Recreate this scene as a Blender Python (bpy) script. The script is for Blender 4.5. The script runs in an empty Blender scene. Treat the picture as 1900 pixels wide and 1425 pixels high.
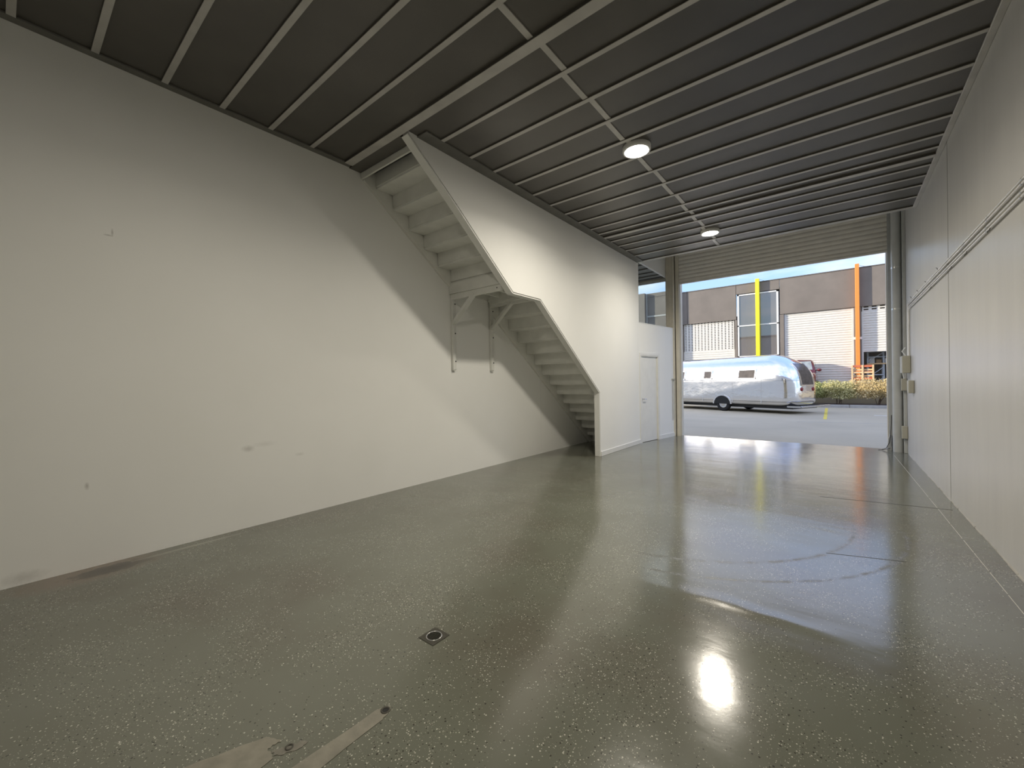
import bpy, math, random
from math import sin, cos, pi, sqrt, radians
from mathutils import Vector, Matrix
random.seed(7)
C = bpy.context.scene.collection
S = bpy.context.scene

# ------------------------------------------------------------------ camera
def cam_rows(yaw, pitch, roll):
    fwd = Vector((-sin(yaw), cos(yaw), 0)); right = Vector((cos(yaw), sin(yaw), 0)); up = Vector((0, 0, 1))
    f = cos(pitch) * fwd + sin(pitch) * up
    u = -sin(pitch) * fwd + cos(pitch) * up
    r = cos(roll) * right + sin(roll) * u
    u2 = -sin(roll) * right + cos(roll) * u
    return r, u2, f
r_, u_, f_ = cam_rows(.6734, -.003, -.0148)
cd = bpy.data.cameras.new('camera'); cam = bpy.data.objects.new('camera', cd); C.objects.link(cam)
cd.sensor_width = 36; cd.lens = 36 * 760.94 / 1900; cd.clip_start = .05; cd.clip_end = 500
m = Matrix.Identity(4)
for i in range(3):
    m[i][0] = r_[i]; m[i][1] = u_[i]; m[i][2] = -f_[i]
m[2][3] = 1.45
cam.matrix_world = m
S.camera = cam

# ------------------------------------------------------------------ exposure
S.view_settings.view_transform = 'Standard'
S.view_settings.look = 'None'
S.view_settings.exposure = 0.0
S.view_settings.gamma = 1.0
S.view_settings.use_curve_mapping = False

# ------------------------------------------------------------------ sun and sky
SUN_AZ, SUN_EL = radians(61), radians(13.6)      # from the left behind the viewer
SUN_POWER, SKY_POWER, LAMP_POWER = 5.6, 1.0, 60.0
sd = bpy.data.lights.new('sun', 'SUN'); sd.energy = SUN_POWER; sd.angle = radians(.55); sd.color = (1, .9, .74)
sun = bpy.data.objects.new('sun', sd); C.objects.link(sun)
sun.location = (-30, -40, 40)
sv = Vector((-sin(SUN_AZ) * cos(SUN_EL), -cos(SUN_AZ) * cos(SUN_EL), sin(SUN_EL)))
sun.rotation_euler = sv.to_track_quat('Z', 'Y').to_euler()

def ramp(nt, stops, fac=None, interp='LINEAR'):
    n = nt.nodes.new('ShaderNodeValToRGB'); cr = n.color_ramp; cr.interpolation = interp
    while len(cr.elements) < len(stops): cr.elements.new(.5)
    for e, (p, c) in zip(cr.elements, stops):
        e.position = p
        e.color = (c, c, c, 1) if isinstance(c, (int, float)) else (*c, 1)
    if fac is not None: nt.links.new(fac, n.inputs[0])
    return n
def math_n(nt, op, a, b=None, c=None, clamp=False):
    n = nt.nodes.new('ShaderNodeMath'); n.operation = op; n.use_clamp = clamp
    for i, v in enumerate((a, b, c)):
        if v is None: continue
        if isinstance(v, (int, float)): n.inputs[i].default_value = v
        else: nt.links.new(v, n.inputs[i])
    return n.outputs[0]
def mix_c(nt, fac, a, b, blend='MIX'):
    n = nt.nodes.new('ShaderNodeMix'); n.data_type = 'RGBA'; n.blend_type = blend
    for i, v in ((0, fac), (6, a), (7, b)):
        if isinstance(v, (int, float)): n.inputs[i].default_value = v
        elif isinstance(v, tuple): n.inputs[i].default_value = (*v, 1)
        else: nt.links.new(v, n.inputs[i])
    return n.outputs[2]
def noise(nt, vec, scale, detail=3, rough=.5, out=0):
    n = nt.nodes.new('ShaderNodeTexNoise'); n.inputs['Scale'].default_value = scale
    n.inputs['Detail'].default_value = detail; n.inputs['Roughness'].default_value = rough
    if vec is not None: nt.links.new(vec, n.inputs['Vector'])
    return n.outputs[out]
def vmul(nt, vec, v):
    n = nt.nodes.new('ShaderNodeVectorMath'); n.operation = 'MULTIPLY'
    nt.links.new(vec, n.inputs[0]); n.inputs[1].default_value = v
    return n.outputs[0]

w = bpy.data.worlds.new('sky'); S.world = w; w.use_nodes = True
nt = w.node_tree; nt.nodes.clear()
out = nt.nodes.new('ShaderNodeOutputWorld'); bg = nt.nodes.new('ShaderNodeBackground'); bg.inputs[1].default_value = SKY_POWER
tc = nt.nodes.new('ShaderNodeTexCoord'); sep = nt.nodes.new('ShaderNodeSeparateXYZ')
nt.links.new(tc.outputs['Generated'], sep.inputs[0])
grad = ramp(nt, [(0, (.80, .98, 1.12)), (.12, (.62, .92, 1.16)), (.24, (.54, .84, 1.35)), (.45, (.62, .94, 1.95)), (1, (.50, .75, 1.5))], sep.outputs[2])
zz = math_n(nt, 'ADD', sep.outputs[2], .12)
px = math_n(nt, 'DIVIDE', sep.outputs[0], zz); py = math_n(nt, 'DIVIDE', sep.outputs[1], zz)
cb = nt.nodes.new('ShaderNodeCombineXYZ'); nt.links.new(px, cb.inputs[0]); nt.links.new(py, cb.inputs[1]); cb.inputs[2].default_value = 3.7
cl = ramp(nt, [(.43, 0.0), (.62, 1.0)], noise(nt, cb.outputs[0], .55, 6, .55))
nt.links.new(mix_c(nt, cl.outputs[0], grad.outputs[0], (1.42, 1.42, 1.52)), bg.inputs[0])
nt.links.new(bg.outputs[0], out.inputs[0])

# ------------------------------------------------------------------ materials
MATS = {}
def base_mat(name):
    m = bpy.data.materials.new(name); m.use_nodes = True
    nt = m.node_tree; b = nt.nodes['Principled BSDF']
    return m, nt, b
def pos(nt):
    g = nt.nodes.new('ShaderNodeNewGeometry'); return g.outputs['Position']
def bump(nt, b, height, strength, dist=.01, prev=None):
    n = nt.nodes.new('ShaderNodeBump'); n.inputs['Strength'].default_value = strength; n.inputs['Distance'].default_value = dist
    nt.links.new(height, n.inputs['Height'])
    if prev is not None: nt.links.new(prev, n.inputs['Normal'])
    nt.links.new(n.outputs[0], b.inputs['Normal'])
    return n.outputs[0]
def mat(name, col, rough=.5, metal=0., var=.08, scale=6., bmp=.05, bscale=60., spec=.5, coat=0.):
    if name in MATS: return MATS[name]
    m, nt, b = base_mat(name)
    p = pos(nt)
    f = noise(nt, p, scale, 4)
    dark = tuple(c * (1 - var) for c in col); light = tuple(min(1, c * (1 + var)) for c in col)
    cr = ramp(nt, [(.3, dark), (.7, light)], f)
    nt.links.new(cr.outputs[0], b.inputs['Base Color'])
    b.inputs['Roughness'].default_value = rough; b.inputs['Metallic'].default_value = metal
    b.inputs['Specular IOR Level'].default_value = spec; b.inputs['Coat Weight'].default_value = coat
    if bmp: bump(nt, b, noise(nt, p, bscale, 3), bmp, .004)
    MATS[name] = m
    return m
def emit(name, col, strength):
    m, nt, b = base_mat(name)
    b.inputs['Base Color'].default_value = (.8, .8, .8, 1)
    b.inputs['Emission Color'].default_value = (*col, 1); b.inputs['Emission Strength'].default_value = strength
    return m
def spot_mask(nt, p, centre, size, k=1.0, nscale=14., wob=.5):
    """soft blob of wear round a point in the room: 1 inside, 0 outside"""
    n = nt.nodes.new('ShaderNodeVectorMath'); n.operation = 'SUBTRACT'; nt.links.new(p, n.inputs[0]); n.inputs[1].default_value = centre
    q = vmul(nt, n.outputs[0], tuple(1 / s for s in size))
    l = nt.nodes.new('ShaderNodeVectorMath'); l.operation = 'LENGTH'; nt.links.new(q, l.inputs[0])
    d = math_n(nt, 'ADD', l.outputs['Value'], math_n(nt, 'MULTIPLY', math_n(nt, 'SUBTRACT', noise(nt, p, nscale, 4, .65), .5), wob * 2))
    return math_n(nt, 'MULTIPLY', math_n(nt, 'SUBTRACT', 1.15, d, clamp=True), k, clamp=True)

def wall_mat():
    m, nt, b = base_mat('white_wall_paint'); p = pos(nt)
    c = ramp(nt, [(.3, (.83, .83, .80)), (.7, (.87, .87, .845))], noise(nt, p, .7, 4)).outputs[0]
    for cen, size, k in (((-4.77, 1.6, .81), (.2, .06, .035), .35), ((-4.77, 1.76, .84), (.2, .12, .03), .12),
                         ((-4.77, .44, .664), (.2, .015, .03), .5), ((-4.77, .1, .05), (.2, .12, .05), .3),
                         ((-4.77, 2.12, .68), (.2, .05, .02), .2), ((-4.77, .615, 2.765), (.2, .007, .035), .55), ((-4.77, .59, 2.735), (.2, .03, .008), .55)):
        c = mix_c(nt, spot_mask(nt, p, cen, size, k, 30.), c, (.28, .26, .23))
    nt.links.new(c, b.inputs['Base Color']); b.inputs['Roughness'].default_value = .55; b.inputs['Specular IOR Level'].default_value = .3
    bump(nt, b, noise(nt, p, 35, 4), .06, .003)
    return m
def right_wall_mat():
    m, nt, b = base_mat('grey_concrete_paint'); p = pos(nt)
    s = noise(nt, vmul(nt, p, (1, 3, .35)), 1.6, 5, .6)
    c = ramp(nt, [(.3, (.55, .54, .525)), (.7, (.60, .59, .57))], s).outputs[0]
    low = ramp(nt, [(0, 1.), (.10, 0.)], math_n(nt, 'ADD', math_n(nt, 'MULTIPLY', nt.nodes.new('ShaderNodeSeparateXYZ').outputs[2], 0), .5))
    b.inputs['Roughness'].default_value = .36
    nt.links.new(c, b.inputs['Base Color'])
    h1 = bump(nt, b, noise(nt, p, 45, 4), .12, .004)
    bump(nt, b, noise(nt, p, 1.3, 2), .12, .05, h1)
    return m
def floor_mat():
    m, nt, b = base_mat('epoxy_flake_floor'); p = pos(nt)
    big = noise(nt, p, .8, 4, .55)
    c = ramp(nt, [(.32, (.120, .112, .086)), (.5, (.142, .146, .114)), (.7, (.160, .167, .134))], big).outputs[0]
    patch = ramp(nt, [(.40, 0.), (.66, 1.)], noise(nt, p, 1.9, 4, .6)).outputs[0]
    for sc, thr, colr, seed in ((105, .27, (.62, .60, .52), 0.), (85, .25, (.03, .028, .022), 3.3), (150, .25, (.40, .39, .33), 7.1)):
        o = nt.nodes.new('ShaderNodeVectorMath'); o.operation = 'ADD'; nt.links.new(p, o.inputs[0]); o.inputs[1].default_value = (seed, seed, 0)
        v = nt.nodes.new('ShaderNodeTexVoronoi'); v.inputs['Scale'].default_value = sc; nt.links.new(o.outputs[0], v.inputs['Vector'])
        sp = nt.nodes.new('ShaderNodeSeparateColor'); nt.links.new(v.outputs['Color'], sp.inputs[0])
        keep = math_n(nt, 'GREATER_THAN', math_n(nt, 'ADD', math_n(nt, 'MULTIPLY', patch, .38), sp.outputs[0]), .98)
        rad = math_n(nt, 'MULTIPLY', sp.outputs[1], thr)
        hit = math_n(nt, 'LESS_THAN', v.outputs['Distance'], math_n(nt, 'ADD', rad, .12))
        c = mix_c(nt, math_n(nt, 'MULTIPLY', math_n(nt, 'MULTIPLY', keep, hit), .85), c, colr)
    # worn, brown patch by the left wall
    c = mix_c(nt, spot_mask(nt, p, (-4.66, .43, 0), (.26, .46, .3), 1.6, 9., .35), c, (.185, .15, .115))
    c = mix_c(nt, spot_mask(nt, p, (-4.60, .55, 0), (.11, .24, .3), 1.6, 18., .6), c, (.05, .04, .03))
    c = mix_c(nt, spot_mask(nt, p, (-4.64, 1.1, 0), (.03, .42, .3), 1.2, 14., .35), c, (.26, .25, .21))
    # tyre scuffs: two bent tracks
    scuff = None
    sx = nt.nodes.new('ShaderNodeSeparateXYZ'); nt.links.new(p, sx.inputs[0])
    for cx, cy, R, wd in ((-1.62, 5.05, 1.72, .035), (-1.52, 5.06, 1.98, .03)):
        dx = math_n(nt, 'SUBTRACT', sx.outputs[0], cx); dy = math_n(nt, 'SUBTRACT', sx.outputs[1], cy)
        d = math_n(nt, 'SQRT', math_n(nt, 'ADD', math_n(nt, 'MULTIPLY', dx, dx), math_n(nt, 'MULTIPLY', dy, dy)))
        e = math_n(nt, 'DIVIDE', math_n(nt, 'ABSOLUTE', math_n(nt, 'SUBTRACT', d, R)), wd)
        e = math_n(nt, 'SUBTRACT', 1.0, e, clamp=True)
        e = math_n(nt, 'MULTIPLY', e, math_n(nt, 'LESS_THAN', dy, .2)); e = math_n(nt, 'MULTIPLY', e, math_n(nt, 'GREATER_THAN', dx, .3 if cx < 0 else -9))
        e = math_n(nt, 'MULTIPLY', e, ramp(nt, [(.40, 0.), (.62, 1.)], noise(nt, p, 9, 5, .75)).outputs[0])
        scuff = e if scuff is None else math_n(nt, 'MAXIMUM', scuff, e)
    c = mix_c(nt, math_n(nt, 'MULTIPLY', scuff, .6), c, (.07, .068, .06))
    nt.links.new(c, b.inputs['Base Color'])
    rr = math_n(nt, 'ADD', math_n(nt, 'MULTIPLY', noise(nt, p, 3.0, 4, .6), .10), .10)
    rr = math_n(nt, 'ADD', rr, math_n(nt, 'MULTIPLY', scuff, .25), clamp=True)
    nt.links.new(rr, b.inputs['Roughness'])
    b.inputs['IOR'].default_value = 1.78
    h = bump(nt, b, noise(nt, p, 70, 3, .6), .05, .002)
    h = bump(nt, b, noise(nt, vmul(nt, p, (1, 2.2, 1)), 4.5, 2), .10, .006, h)
    h = bump(nt, b, noise(nt, vmul(nt, p, (.8, 2.0, 1)), .9, 2), .10, .03, h)
    # raised trowel ridge across the floor in front of the entrance
    wob = math_n(nt, 'MULTIPLY', math_n(nt, 'SUBTRACT', noise(nt, p, 2.2, 2), .5), .16)
    e = math_n(nt, 'DIVIDE', math_n(nt, 'ADD', math_n(nt, 'SUBTRACT', sx.outputs[1], 2.93), wob), .07)
    e = math_n(nt, 'POWER', 2.718, math_n(nt, 'MULTIPLY', math_n(nt, 'MULTIPLY', e, e), -1.0))
    dx = math_n(nt, 'DIVIDE', math_n(nt, 'ADD', sx.outputs[0], .52), .42)
    e = math_n(nt, 'MULTIPLY', e, math_n(nt, 'POWER', 2.718, math_n(nt, 'MULTIPLY', math_n(nt, 'MULTIPLY', dx, dx), -1.0)))
    bump(nt, b, e, 1.0, .0045, h)
    return m
def asphalt_mat():
    m, nt, b = base_mat('asphalt'); p = pos(nt)
    c = ramp(nt, [(.3, (.39, .34, .235)), (.7, (.49, .43, .30))], noise(nt, p, .5, 5)).outputs[0]
    c = mix_c(nt, .35, c, ramp(nt, [(.3, (.27, .235, .165)), (.7, (.63, .56, .40))], noise(nt, p, 90, 2)).outputs[0])
    nt.links.new(c, b.inputs['Base Color']); b.inputs['Roughness'].default_value = .8
    bump(nt, b, noise(nt, p, 120, 2), .3, .004)
    return m
def alu_mat():
    m, nt, b = base_mat('polished_aluminium'); p = pos(nt)
    b.inputs['Base Color'].default_value = (.90, .90, .92, 1); b.inputs['Metallic'].default_value = 1
    nt.links.new(math_n(nt, 'ADD', math_n(nt, 'MULTIPLY', noise(nt, p, 2.5, 4), .10), .08), b.inputs['Roughness'])
    h = bump(nt, b, noise(nt, vmul(nt, p, (1, 1, 1.6)), 2.3, 2), .16, .05)
    bump(nt, b, noise(nt, p, 9, 2), .10, .01, h)
    return m
def glass_mat(name, tint=(.9, .95, .95), refl=.12, reflect_grey=0.):
    m, nt, b = base_mat(name)
    nt.nodes.remove(b); o = nt.nodes['Material Output']
    t = nt.nodes.new('ShaderNodeBsdfTransparent'); t.inputs[0].default_value = (*tint, 1)
    g = nt.nodes.new('ShaderNodeBsdfGlossy'); g.inputs['Roughness'].default_value = .02
    tt = t
    if reflect_grey:
        df = nt.nodes.new('ShaderNodeBsdfDiffuse'); df.inputs[0].default_value = (.30, .27, .25, 1); mf = nt.nodes.new('ShaderNodeMixShader'); mf.inputs[0].default_value = reflect_grey  # flat grey mixed into the glass, standing for reflection and glare on the panes
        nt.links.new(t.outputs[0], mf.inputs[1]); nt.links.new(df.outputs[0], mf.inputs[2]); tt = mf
    mx = nt.nodes.new('ShaderNodeMixShader'); fr = nt.nodes.new('ShaderNodeFresnel'); fr.inputs[0].default_value = 1.5
    nt.links.new(math_n(nt, 'ADD', fr.outputs[0], refl * .3, clamp=True), mx.inputs[0])
    nt.links.new(tt.outputs[0], mx.inputs[1]); nt.links.new(g.outputs[0], mx.inputs[2]); nt.links.new(mx.outputs[0], o.inputs[0])
    return m
def leaf_mat(name, a, bcol):
    m, nt, b = base_mat(name); p = pos(nt)
    c = ramp(nt, [(.25, a), (.75, bcol)], noise(nt, p, 9, 3)).outputs[0]
    nt.links.new(c, b.inputs['Base Color']); b.inputs['Roughness'].default_value = .45
    return m

M_WALL = wall_mat(); M_RWALL = right_wall_mat(); M_FLOOR = floor_mat(); M_ASPH = asphalt_mat(); M_ALU = alu_mat()
M_TRIM = mat('white_gloss_trim', (.78, .78, .75), .35, var=.03)
M_STAIR = mat('white_stair_paint', (.74, .74, .70), .5, var=.05)
M_CEIL = mat('dark_ceiling_board', (.096, .089, .078), .36, var=.12, scale=2.)
M_JOIST = mat('grey_joist_paint', (.50, .485, .455), .35, var=.12, scale=5.)
M_LEDGER = mat('dark_grey_ledger', (.15, .145, .13), .5, var=.1)
M_STEEL = mat('galvanised_steel', (.62, .62, .60), .3, 1., var=.1, scale=20.)
M_COND = mat('conduit_paint', (.80, .78, .74), .22, .25, var=.04)
M_CREAM = mat('cream_painted_steel', (.68, .64, .54), .42, var=.05)
M_PIPE = mat('grey_pvc_pipe', (.52, .53, .52), .4, var=.05)
M_BOX = mat('beige_plastic', (.46, .44, .36), .45, var=.04)
M_SLAT = mat('roller_slat_paint', (.76, .73, .67), .5, var=.05)
M_BLACK = mat('black_rubber', (.02, .02, .02), .5, var=.2)
M_DARK = mat('dark_cavity', (.02, .02, .018), .8)
M_IRON = mat('cast_iron', (.09, .085, .07), .5, .6)
M_MORTAR = mat('mortar', (.235, .222, .18), .75, var=.18, scale=14., bmp=.25)
M_PATCHEDGE = mat('worn_mortar', (.18, .17, .14), .75, var=.2, scale=18., bmp=.25)
M_SEAL = mat('pale_joint_sealant', (.55, .54, .50), .4)
M_WHITE = mat('white_metal', (.8, .8, .78), .35, var=.03)
M_CHROME = mat('satin_chrome', (.6, .6, .6), .25, 1.)
M_LAMP = emit('led_diffuser', (1., .93, .80), 200.)
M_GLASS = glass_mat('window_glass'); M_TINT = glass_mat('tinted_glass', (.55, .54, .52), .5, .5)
M_FACADE = mat('facade_paint', (.19, .165, .14), .7, var=.10, scale=1.2, bmp=.1)
M_FACADE2 = mat('facade_paint_dark', (.12, .105, .095), .7, var=.08, scale=1.2)
M_SHUT = mat('cream_shutter', (.68, .66, .60), .4, var=.04)
M_YELLOW = mat('yellow_paint', (.86, .78, .03), .4, var=.03)
M_ORANGE = mat('orange_paint', (.85, .27, .05), .4, var=.03)
M_BLUE = mat('blue_grey_paint', (.30, .36, .46), .4)
M_MAROON = mat('maroon_car_paint', (.13, .012, .018), .25, .3, var=.05, bmp=0, coat=.8)
M_TYRE = mat('tyre_rubber', (.02, .02, .022), .7)
M_RED = mat('red_plastic', (.25, .02, .015), .3, bmp=0)
M_PALLET = mat('orange_red_timber', (.55, .15, .07), .6, var=.15, scale=9.)
M_PINE = mat('pale_pine', (.68, .50, .28), .6, var=.12, scale=9.)
M_RACK = mat('blue_grey_rack', (.42, .47, .52), .4, .3)
M_KERB = mat('kerb_concrete', (.40, .39, .36), .8, var=.1, bmp=.2)
M_SOIL = mat('soil', (.09, .07, .05), .9, var=.3, scale=8., bmp=.6, bscale=18.)
M_LINEY = mat('yellow_road_paint', (.72, .58, .08), .7)
M_LINEW = mat('white_road_paint', (.75, .75, .72), .7)
M_ROOM = mat('dim_interior_paint', (.45, .43, .40), .8)
M_WOOD = mat('bark', (.16, .11, .07), .8)
M_CLOTH = mat('cardboard', (.46, .33, .2), .8)

# ------------------------------------------------------------------ mesh helpers
class MB:
    def __init__(self): self.v = []; self.f = []; self.smooth = []
    def add(self, vs, fs, sm=False):
        n = len(self.v); self.v += [tuple(p) for p in vs]
        for f in fs: self.f.append([i + n for i in f]); self.smooth.append(sm)
        return self
    def box(self, a, b, bev=0.):
        (x0, y0, z0), (x1, y1, z1) = [min(p, q) for p, q in zip(a, b)], [max(p, q) for p, q in zip(a, b)]
        e = min(bev, (x1 - x0) / 2.01, (y1 - y0) / 2.01, (z1 - z0) / 2.01)
        if e <= 0:
            vs = [(x, y, z) for z in (z0, z1) for y in (y0, y1) for x in (x0, x1)]
            return self.add(vs, [(0, 2, 3, 1), (4, 5, 7, 6), (0, 1, 5, 4), (2, 6, 7, 3), (0, 4, 6, 2), (1, 3, 7, 5)])
        vs = []; idx = {}
        for ix, (X, sx) in enumerate(((x0, 1), (x1, -1))):
            for iy, (Y, sy) in enumerate(((y0, 1), (y1, -1))):
                for iz, (Z, sz) in enumerate(((z0, 1), (z1, -1))):
                    for k in range(3):
                        idx[ix, iy, iz, k] = len(vs)
                        vs.append((X + (0 if k == 0 else sx * e), Y + (0 if k == 1 else sy * e), Z + (0 if k == 2 else sz * e)))
        I = idx; fs = []
        def fix(f, nrm):
            a, b_, c = (Vector(vs[f[i]]) for i in range(3))
            return f if (b_ - a).cross(c - b_).dot(nrm) > 0 else f[::-1]
        for s in (0, 1):
            sg = -1 if s == 0 else 1
            fs.append(fix([I[s, 0, 0, 0], I[s, 1, 0, 0], I[s, 1, 1, 0], I[s, 0, 1, 0]], Vector((sg, 0, 0))))
            fs.append(fix([I[0, s, 0, 1], I[1, s, 0, 1], I[1, s, 1, 1], I[0, s, 1, 1]], Vector((0, sg, 0))))
            fs.append(fix([I[0, 0, s, 2], I[1, 0, s, 2], I[1, 1, s, 2], I[0, 1, s, 2]], Vector((0, 0, sg))))
            for t in (0, 1):
                tg = -1 if t == 0 else 1
                fs.append(fix([I[s, t, 0, 0], I[s, t, 0, 1], I[s, t, 1, 1], I[s, t, 1, 0]], Vector((sg, tg, 0))))
                fs.append(fix([I[s, 0, t, 0], I[s, 0, t, 2], I[s, 1, t, 2], I[s, 1, t, 0]], Vector((sg, 0, tg))))
                fs.append(fix([I[0, s, t, 1], I[0, s, t, 2], I[1, s, t, 2], I[1, s, t, 1]], Vector((0, sg, tg))))
                for q in (0, 1):
                    fs.append(fix([I[s, t, q, 0], I[s, t, q, 1], I[s, t, q, 2]], Vector((sg, tg, -1 if q == 0 else 1))))
        return self.add(vs, fs)
    def prism(self, poly, d):
        """poly: 3D points (planar), extruded by vector d"""
        n = len(poly); d = Vector(d); P = [Vector(p) for p in poly]
        nr = Vector((0, 0, 0))
        for i in range(n): nr += P[i].cross(P[(i + 1) % n])
        if nr.dot(d) > 0: P = P[::-1]
        vs = P + [p + d for p in P]
        fs = [list(range(n)), list(range(2 * n - 1, n - 1, -1))]
        for i in range(n): j = (i + 1) % n; fs.append([i, i + n, j + n, j])
        return self.add(vs, fs)
    def bar(self, a, b, w_, h_, up=(0, 0, 1)):
        a, b = Vector(a), Vector(b); d = (b - a).normalized(); u = Vector(up)
        s = d.cross(u).normalized(); t = s.cross(d).normalized()
        vs = [p + s * w_ / 2 * i + t * h_ / 2 * j for p in (a, b) for i, j in ((-1, -1), (1, -1), (1, 1), (-1, 1))]
        return self.add(vs, [(0, 3, 2, 1), (4, 5, 6, 7), (0, 1, 5, 4), (1, 2, 6, 5), (2, 3, 7, 6), (3, 0, 4, 7)][::1])
    def tube(self, pts, r, n=10, caps=True):
        P = [Vector(p) for p in pts]; rings = []; prev = None
        for i, p in enumerate(P):
            d = ((P[min(i + 1, len(P) - 1)] - P[max(i - 1, 0)])).normalized()
            if prev is None:
                ref = Vector((0, 0, 1)) if abs(d.z) < .9 else Vector((1, 0, 0)); s = d.cross(ref).normalized()
            else: s = (prev - d * prev.dot(d)).normalized()
            prev = s; t = d.cross(s)
            rings.append([p + r * (s * cos(2 * pi * k / n) + t * sin(2 * pi * k / n)) for k in range(n)])
        vs = [q for rg in rings for q in rg]; fs = []
        for i in range(len(P) - 1):
            for k in range(n):
                fs.append([i * n + k, i * n + (k + 1) % n, (i + 1) * n + (k + 1) % n, (i + 1) * n + k])
        self.add(vs, fs, True)
        if caps:
            self.add(rings[0], [list(range(n))[::-1]]); self.add(rings[-1], [list(range(n))])
        return self
    def lathe(self, prof, c, axis='Z', n=24):
        """prof: list of (radius, height)"""
        vs = []; fs = []
        for r, h in prof:
            for k in range(n):
                a = 2 * pi * k / n; x, y = r * cos(a), r * sin(a)
                q = {'Z': (x, y, h), 'Y': (x, h, y), 'X': (h, x, y)}[axis]
                vs.append((c[0] + q[0], c[1] + q[1], c[2] + q[2]))
        for i in range(len(prof) - 1):
            for k in range(n):
                f = [i * n + k, i * n + (k + 1) % n, (i + 1) * n + (k + 1) % n, (i + 1) * n + k]
                fs.append(f if axis != 'Y' else f[::-1])
        return self.add(vs, fs, True)
    def xf(self, M):
        self.v = [tuple(M @ Vector(p)) for p in self.v]; return self

def wloc(o):
    v = Vector((0, 0, 0))
    while o is not None: v = v + o.location; o = o.parent
    return v
def obj(name, mb, material, parent=None, label=None, loc=None):
    me = bpy.data.meshes.new(name)
    vs = [Vector(p) for p in mb.v]
    if loc is None:
        if parent is None:
            xs, ys, zs = zip(*mb.v); base = Vector(((min(xs) + max(xs)) / 2, (min(ys) + max(ys)) / 2, min(zs)))
        else: base = wloc(parent)
    else: base = Vector(loc)
    me.from_pydata([tuple(p - base) for p in vs], [], mb.f)
    me.polygons.foreach_set('use_smooth', mb.smooth)
    me.materials.append(material); me.update()
    o = bpy.data.objects.new(name, me); C.objects.link(o)
    if parent is None: o.location = base
    else: o.parent = parent; o.location = base - wloc(parent)
    if label: o['label'] = label
    return o
def thing(name, label, cat, loc, group=None):
    o = bpy.data.objects.new(name, None); C.objects.link(o); o.location = loc; o.empty_display_size = .1
    o['label'] = label; o['category'] = cat
    if group: o['group'] = group
    return o
def tag(o, label, cat, group=None):
    o['label'] = label; o['category'] = cat
    if group: o['group'] = group
    return o
def struct(name, mb, m, label=None):
    o = obj(name, mb, m); o['kind'] = 'structure'
    if label: o['label'] = label
    return o
def box(a, b, bev=0.): return MB().box(a, b, bev)

XL, XR, XP = -4.77, 1.004, -3.62
ZC, YF, YM = 4.175, 11.15, 9.21       # ceiling underside, front wall, ceiling edge

# ------------------------------------------------------------------ floor
floor = struct('floor', box((XL, -2.6, -.15), (XR, YF + .07, 0)), M_FLOOR, 'glossy grey green epoxy floor scattered with flakes')
def patch(poly, h, m, name='mortar_patch'):
    return obj(name, MB().prism([(x, y, .0002) for x, y in poly], (0, 0, h)), m, floor)
def wobble(poly, k, a):
    o = []
    for i, p in enumerate(poly):
        q = poly[(i + 1) % len(poly)]
        for j in range(k):
            t = j / k
            o.append((p[0] + (q[0] - p[0]) * t + random.uniform(-a, a), p[1] + (q[1] - p[1]) * t + random.uniform(-a, a)))
    return o
patch(wobble([(-1.625, 1.03), (-1.64, .40), (-1.535, .40), (-1.560, 1.02), (-1.575, 1.075), (-1.600, 1.085)], 7, .004), .0022, M_MORTAR)
patch(wobble([(-1.862, .675), (-1.795, .705), (-1.80, .655), (-1.735, .655), (-1.70, .40), (-1.98, .40)], 7, .005), .0022, M_MORTAR)
patch(wobble([(-1.775, .665), (-1.735, .735), (-1.715, .770), (-1.695, .75), (-1.72, .69), (-1.745, .655)], 4, .006), .0016, M_PATCHEDGE)
jb = MB()
yy_ = -2.0
while yy_ < 10.2:
    L = random.uniform(.25, .8)
    x0 = .862 - .012 * (yy_ - 3.9); x1 = .862 - .012 * (yy_ + L - 3.9)
    jb.prism([(x0 - .0022, yy_, .0002), (x0 + .0022, yy_, .0002), (x1 + .0022, yy_ + L, .0002), (x1 - .0022, yy_ + L, .0002)], (0, 0, .0015)); yy_ += L + random.uniform(.0, .05)
obj('floor_joint', jb, M_SEAL, floor)
obj('floor_joint', MB().prism([(-.2, 6.27, .0002), (.95, 6.44, .0002), (.95, 6.432, .0002), (-.2, 6.262, .0002)], (0, 0, .0012)), M_IRON, floor)
obj('floor_joint', MB().prism([(-.1, 4.27, .0002), (.40, 4.43, .0002), (.40, 4.424, .0002), (-.1, 4.264, .0002)], (0, 0, .0012)), M_IRON, floor)

# ------------------------------------------------------------------ ceiling with its joists and boards
JY = [-2.06, -1.62, -1.18, -.76, -.33, .09, .522, .961, 1.398, 1.835, 2.27, 2.72, 3.15, 3.598, 4.03, 4.477, 4.90, 5.356, 5.789, 6.246, 6.672, 6.992, 7.216, 7.513, 7.87, 8.232, 8.703, 9.185]
THICK = {2.72: .10, 7.216: .085, -2.06: .1}
HOLE0, HOLE1 = 2.775, 6.4
cm = MB()
cm.box((XP, -2.6, 4.245), (XR, YM, 4.40)); cm.box((XL, -2.6, 4.245), (XP, HOLE0, 4.40)); cm.box((XL, HOLE1, 4.245), (XP, YF, 4.40))
ceil = struct('ceiling', cm, M_CEIL, 'dark boarded ceiling crossed by pale narrow joists')
ys = [-2.6] + JY
for i in range(len(ys) - 1):
    a, b_ = ys[i] + .002, ys[i + 1] - .002
    left = XL if b_ < HOLE0 else XP
    for x0, x1 in ((left, -1.89), (-1.886, XR)):
        obj('ceiling_panel', box((x0, a, 4.193), (x1, b_, 4.245)), M_CEIL, ceil)
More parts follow.
